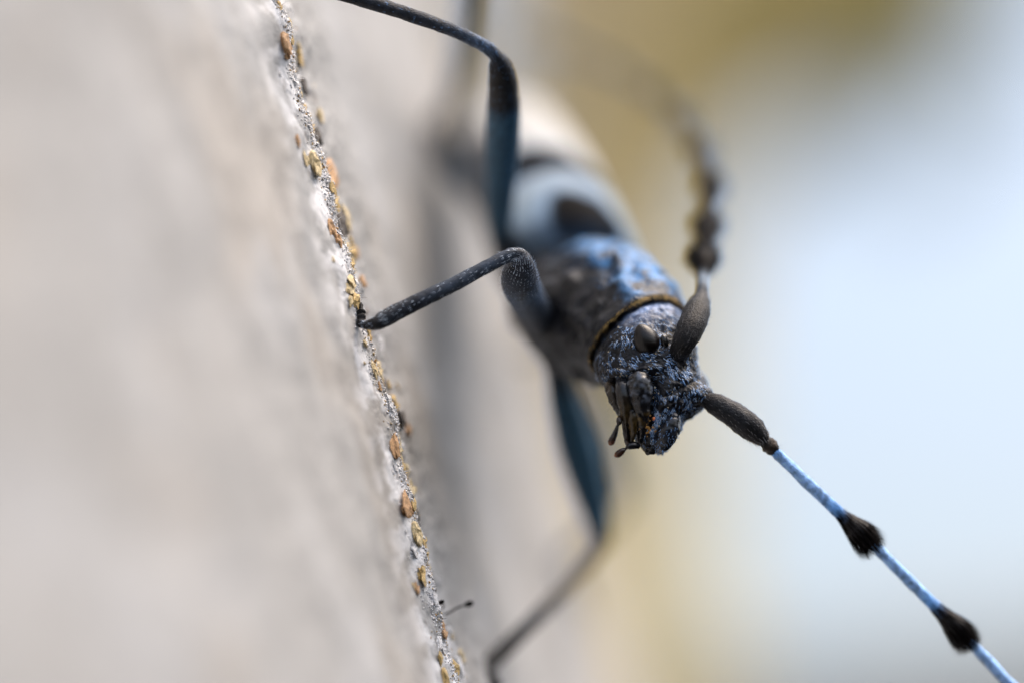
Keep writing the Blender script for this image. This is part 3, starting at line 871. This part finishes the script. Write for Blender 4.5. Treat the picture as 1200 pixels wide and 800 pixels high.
antenna(right, {2: (.3, 2200, 1.9), 3: (.15, 2200, 1.9), 4: (.15, 1800, 1.8), 5: (.2, 1400, 1.6), 6: (.3, 800, 1.4), 7: (.4, 500, 1.2)})

# ------------------------------------------------------------------ behind: an ochre branch and some leaves, far out of focus
def branch(pts, mat, name, label, n=60, far=2.3):
    a = np.array(pts, float); a[:, 2:] *= far
    q = catmull(np.column_stack([P(a[:, 0], a[:, 1], a[:, 2]), a[:, 3]]), n)
    v, f, ring, nrm = tube_mesh(q[:, :3], q[:, 3], 28, None, 1.5, .07)
    t = empty(name, q[-1, :3], label, 'branch')
    mesh_obj('bark', v, f, mat, t)
    return t
M_och = mat_plain('ochre_bark', (.52, .41, .15), rough=.8, var=.3, scale=120, bump=.3, bscale=500)
M_olive = mat_plain('olive_leaf', (.30, .32, .12), rough=.5, var=.3, scale=100)

M_tan = mat_plain('tan_bark', (.72, .58, .34), rough=.85, var=.2, scale=60, bump=.3, bscale=400)
t = branch([(720, -900, 380, 15), (705, -300, 375, 13.5), (700, 0, 370, 14), (680, 250, 365, 13), (650, 450, 360, 12), (630, 650, 355, 11), (625, 900, 350, 12), (620, 1500, 345, 13)],
       M_tan, 'branch', 'pale blurred tan branch rising behind the beetle')
branch([(990, -420, 330, 15), (960, -200, 330, 14), (905, 0, 325, 11.5), (820, 160, 318, 5.5), (785, 330, 310, 3.5), (768, 520, 300, 4), (752, 700, 292, 5), (745, 900, 285, 5.5), (745, 1300, 280, 5)],
       M_och, 'branch', 'blurred ochre branch thickening upward in front of the pale tan one')
# a leafy twig hanging above
tw_ = empty('leafy_twig', P(1080, -280, 900), 'blurred olive leafy twig hanging at the top beside the ochre branch', 'twig')
q = catmull(np.column_stack([P(np.array([1080, 1060, 1035, 1010]), np.array([-280, -130, -20, 90]), np.full(4, 900.)), np.array([3.5, 3, 2.2, 1.2])]), 24)
v, f, _, _ = tube_mesh(q[:, :3], q[:, 3], 10)
mesh_obj('stem', v, f, M_och, tw_)
for k in range(14):
    c = q[2 + int(k * 1.5), :3]
    d = unit(dv(random.uniform(-1, 1) if k % 2 else random.uniform(.3, 1), random.uniform(-.9, .1), random.uniform(-.6, .6)))
    sd_ = unit(np.cross(d, dv(.3, random.uniform(-.4, .4), 1)))
    nl = np.cross(sd_, d)
    tt = np.linspace(0, 1, 9)[:, None]; ww = np.linspace(-1, 1, 5)[None, :]
    L_ = random.uniform(36, 52)
    prof = np.sin(math.pi * tt ** .8) * L_ * .28
    g = c + (tt * L_)[..., None] * d + (ww * prof)[..., None] * sd_ + (np.abs(ww) * prof * .25 - tt ** 2 * 4 + 0 * ww)[..., None] * nl
    o = mesh_obj('leaf', g.reshape(-1, 3), grid_faces(9, 5, wrap=False), M_olive, tw_)
    md = o.modifiers.new('thick', 'SOLIDIFY'); md.thickness = .0004

branch([(560, 990, 640, 14), (760, 925, 620, 14), (980, 880, 600, 13), (1220, 850, 590, 12), (1500, 800, 580, 10)],  # added branch: its blur darkens the lower right of the background
       mat_plain('grey_bark', (.24, .23, .21), rough=.85, var=.2, scale=60, bump=.3, bscale=400), 'branch', 'added grey branch, blurred low across the bright background to darken it', far=1.6)
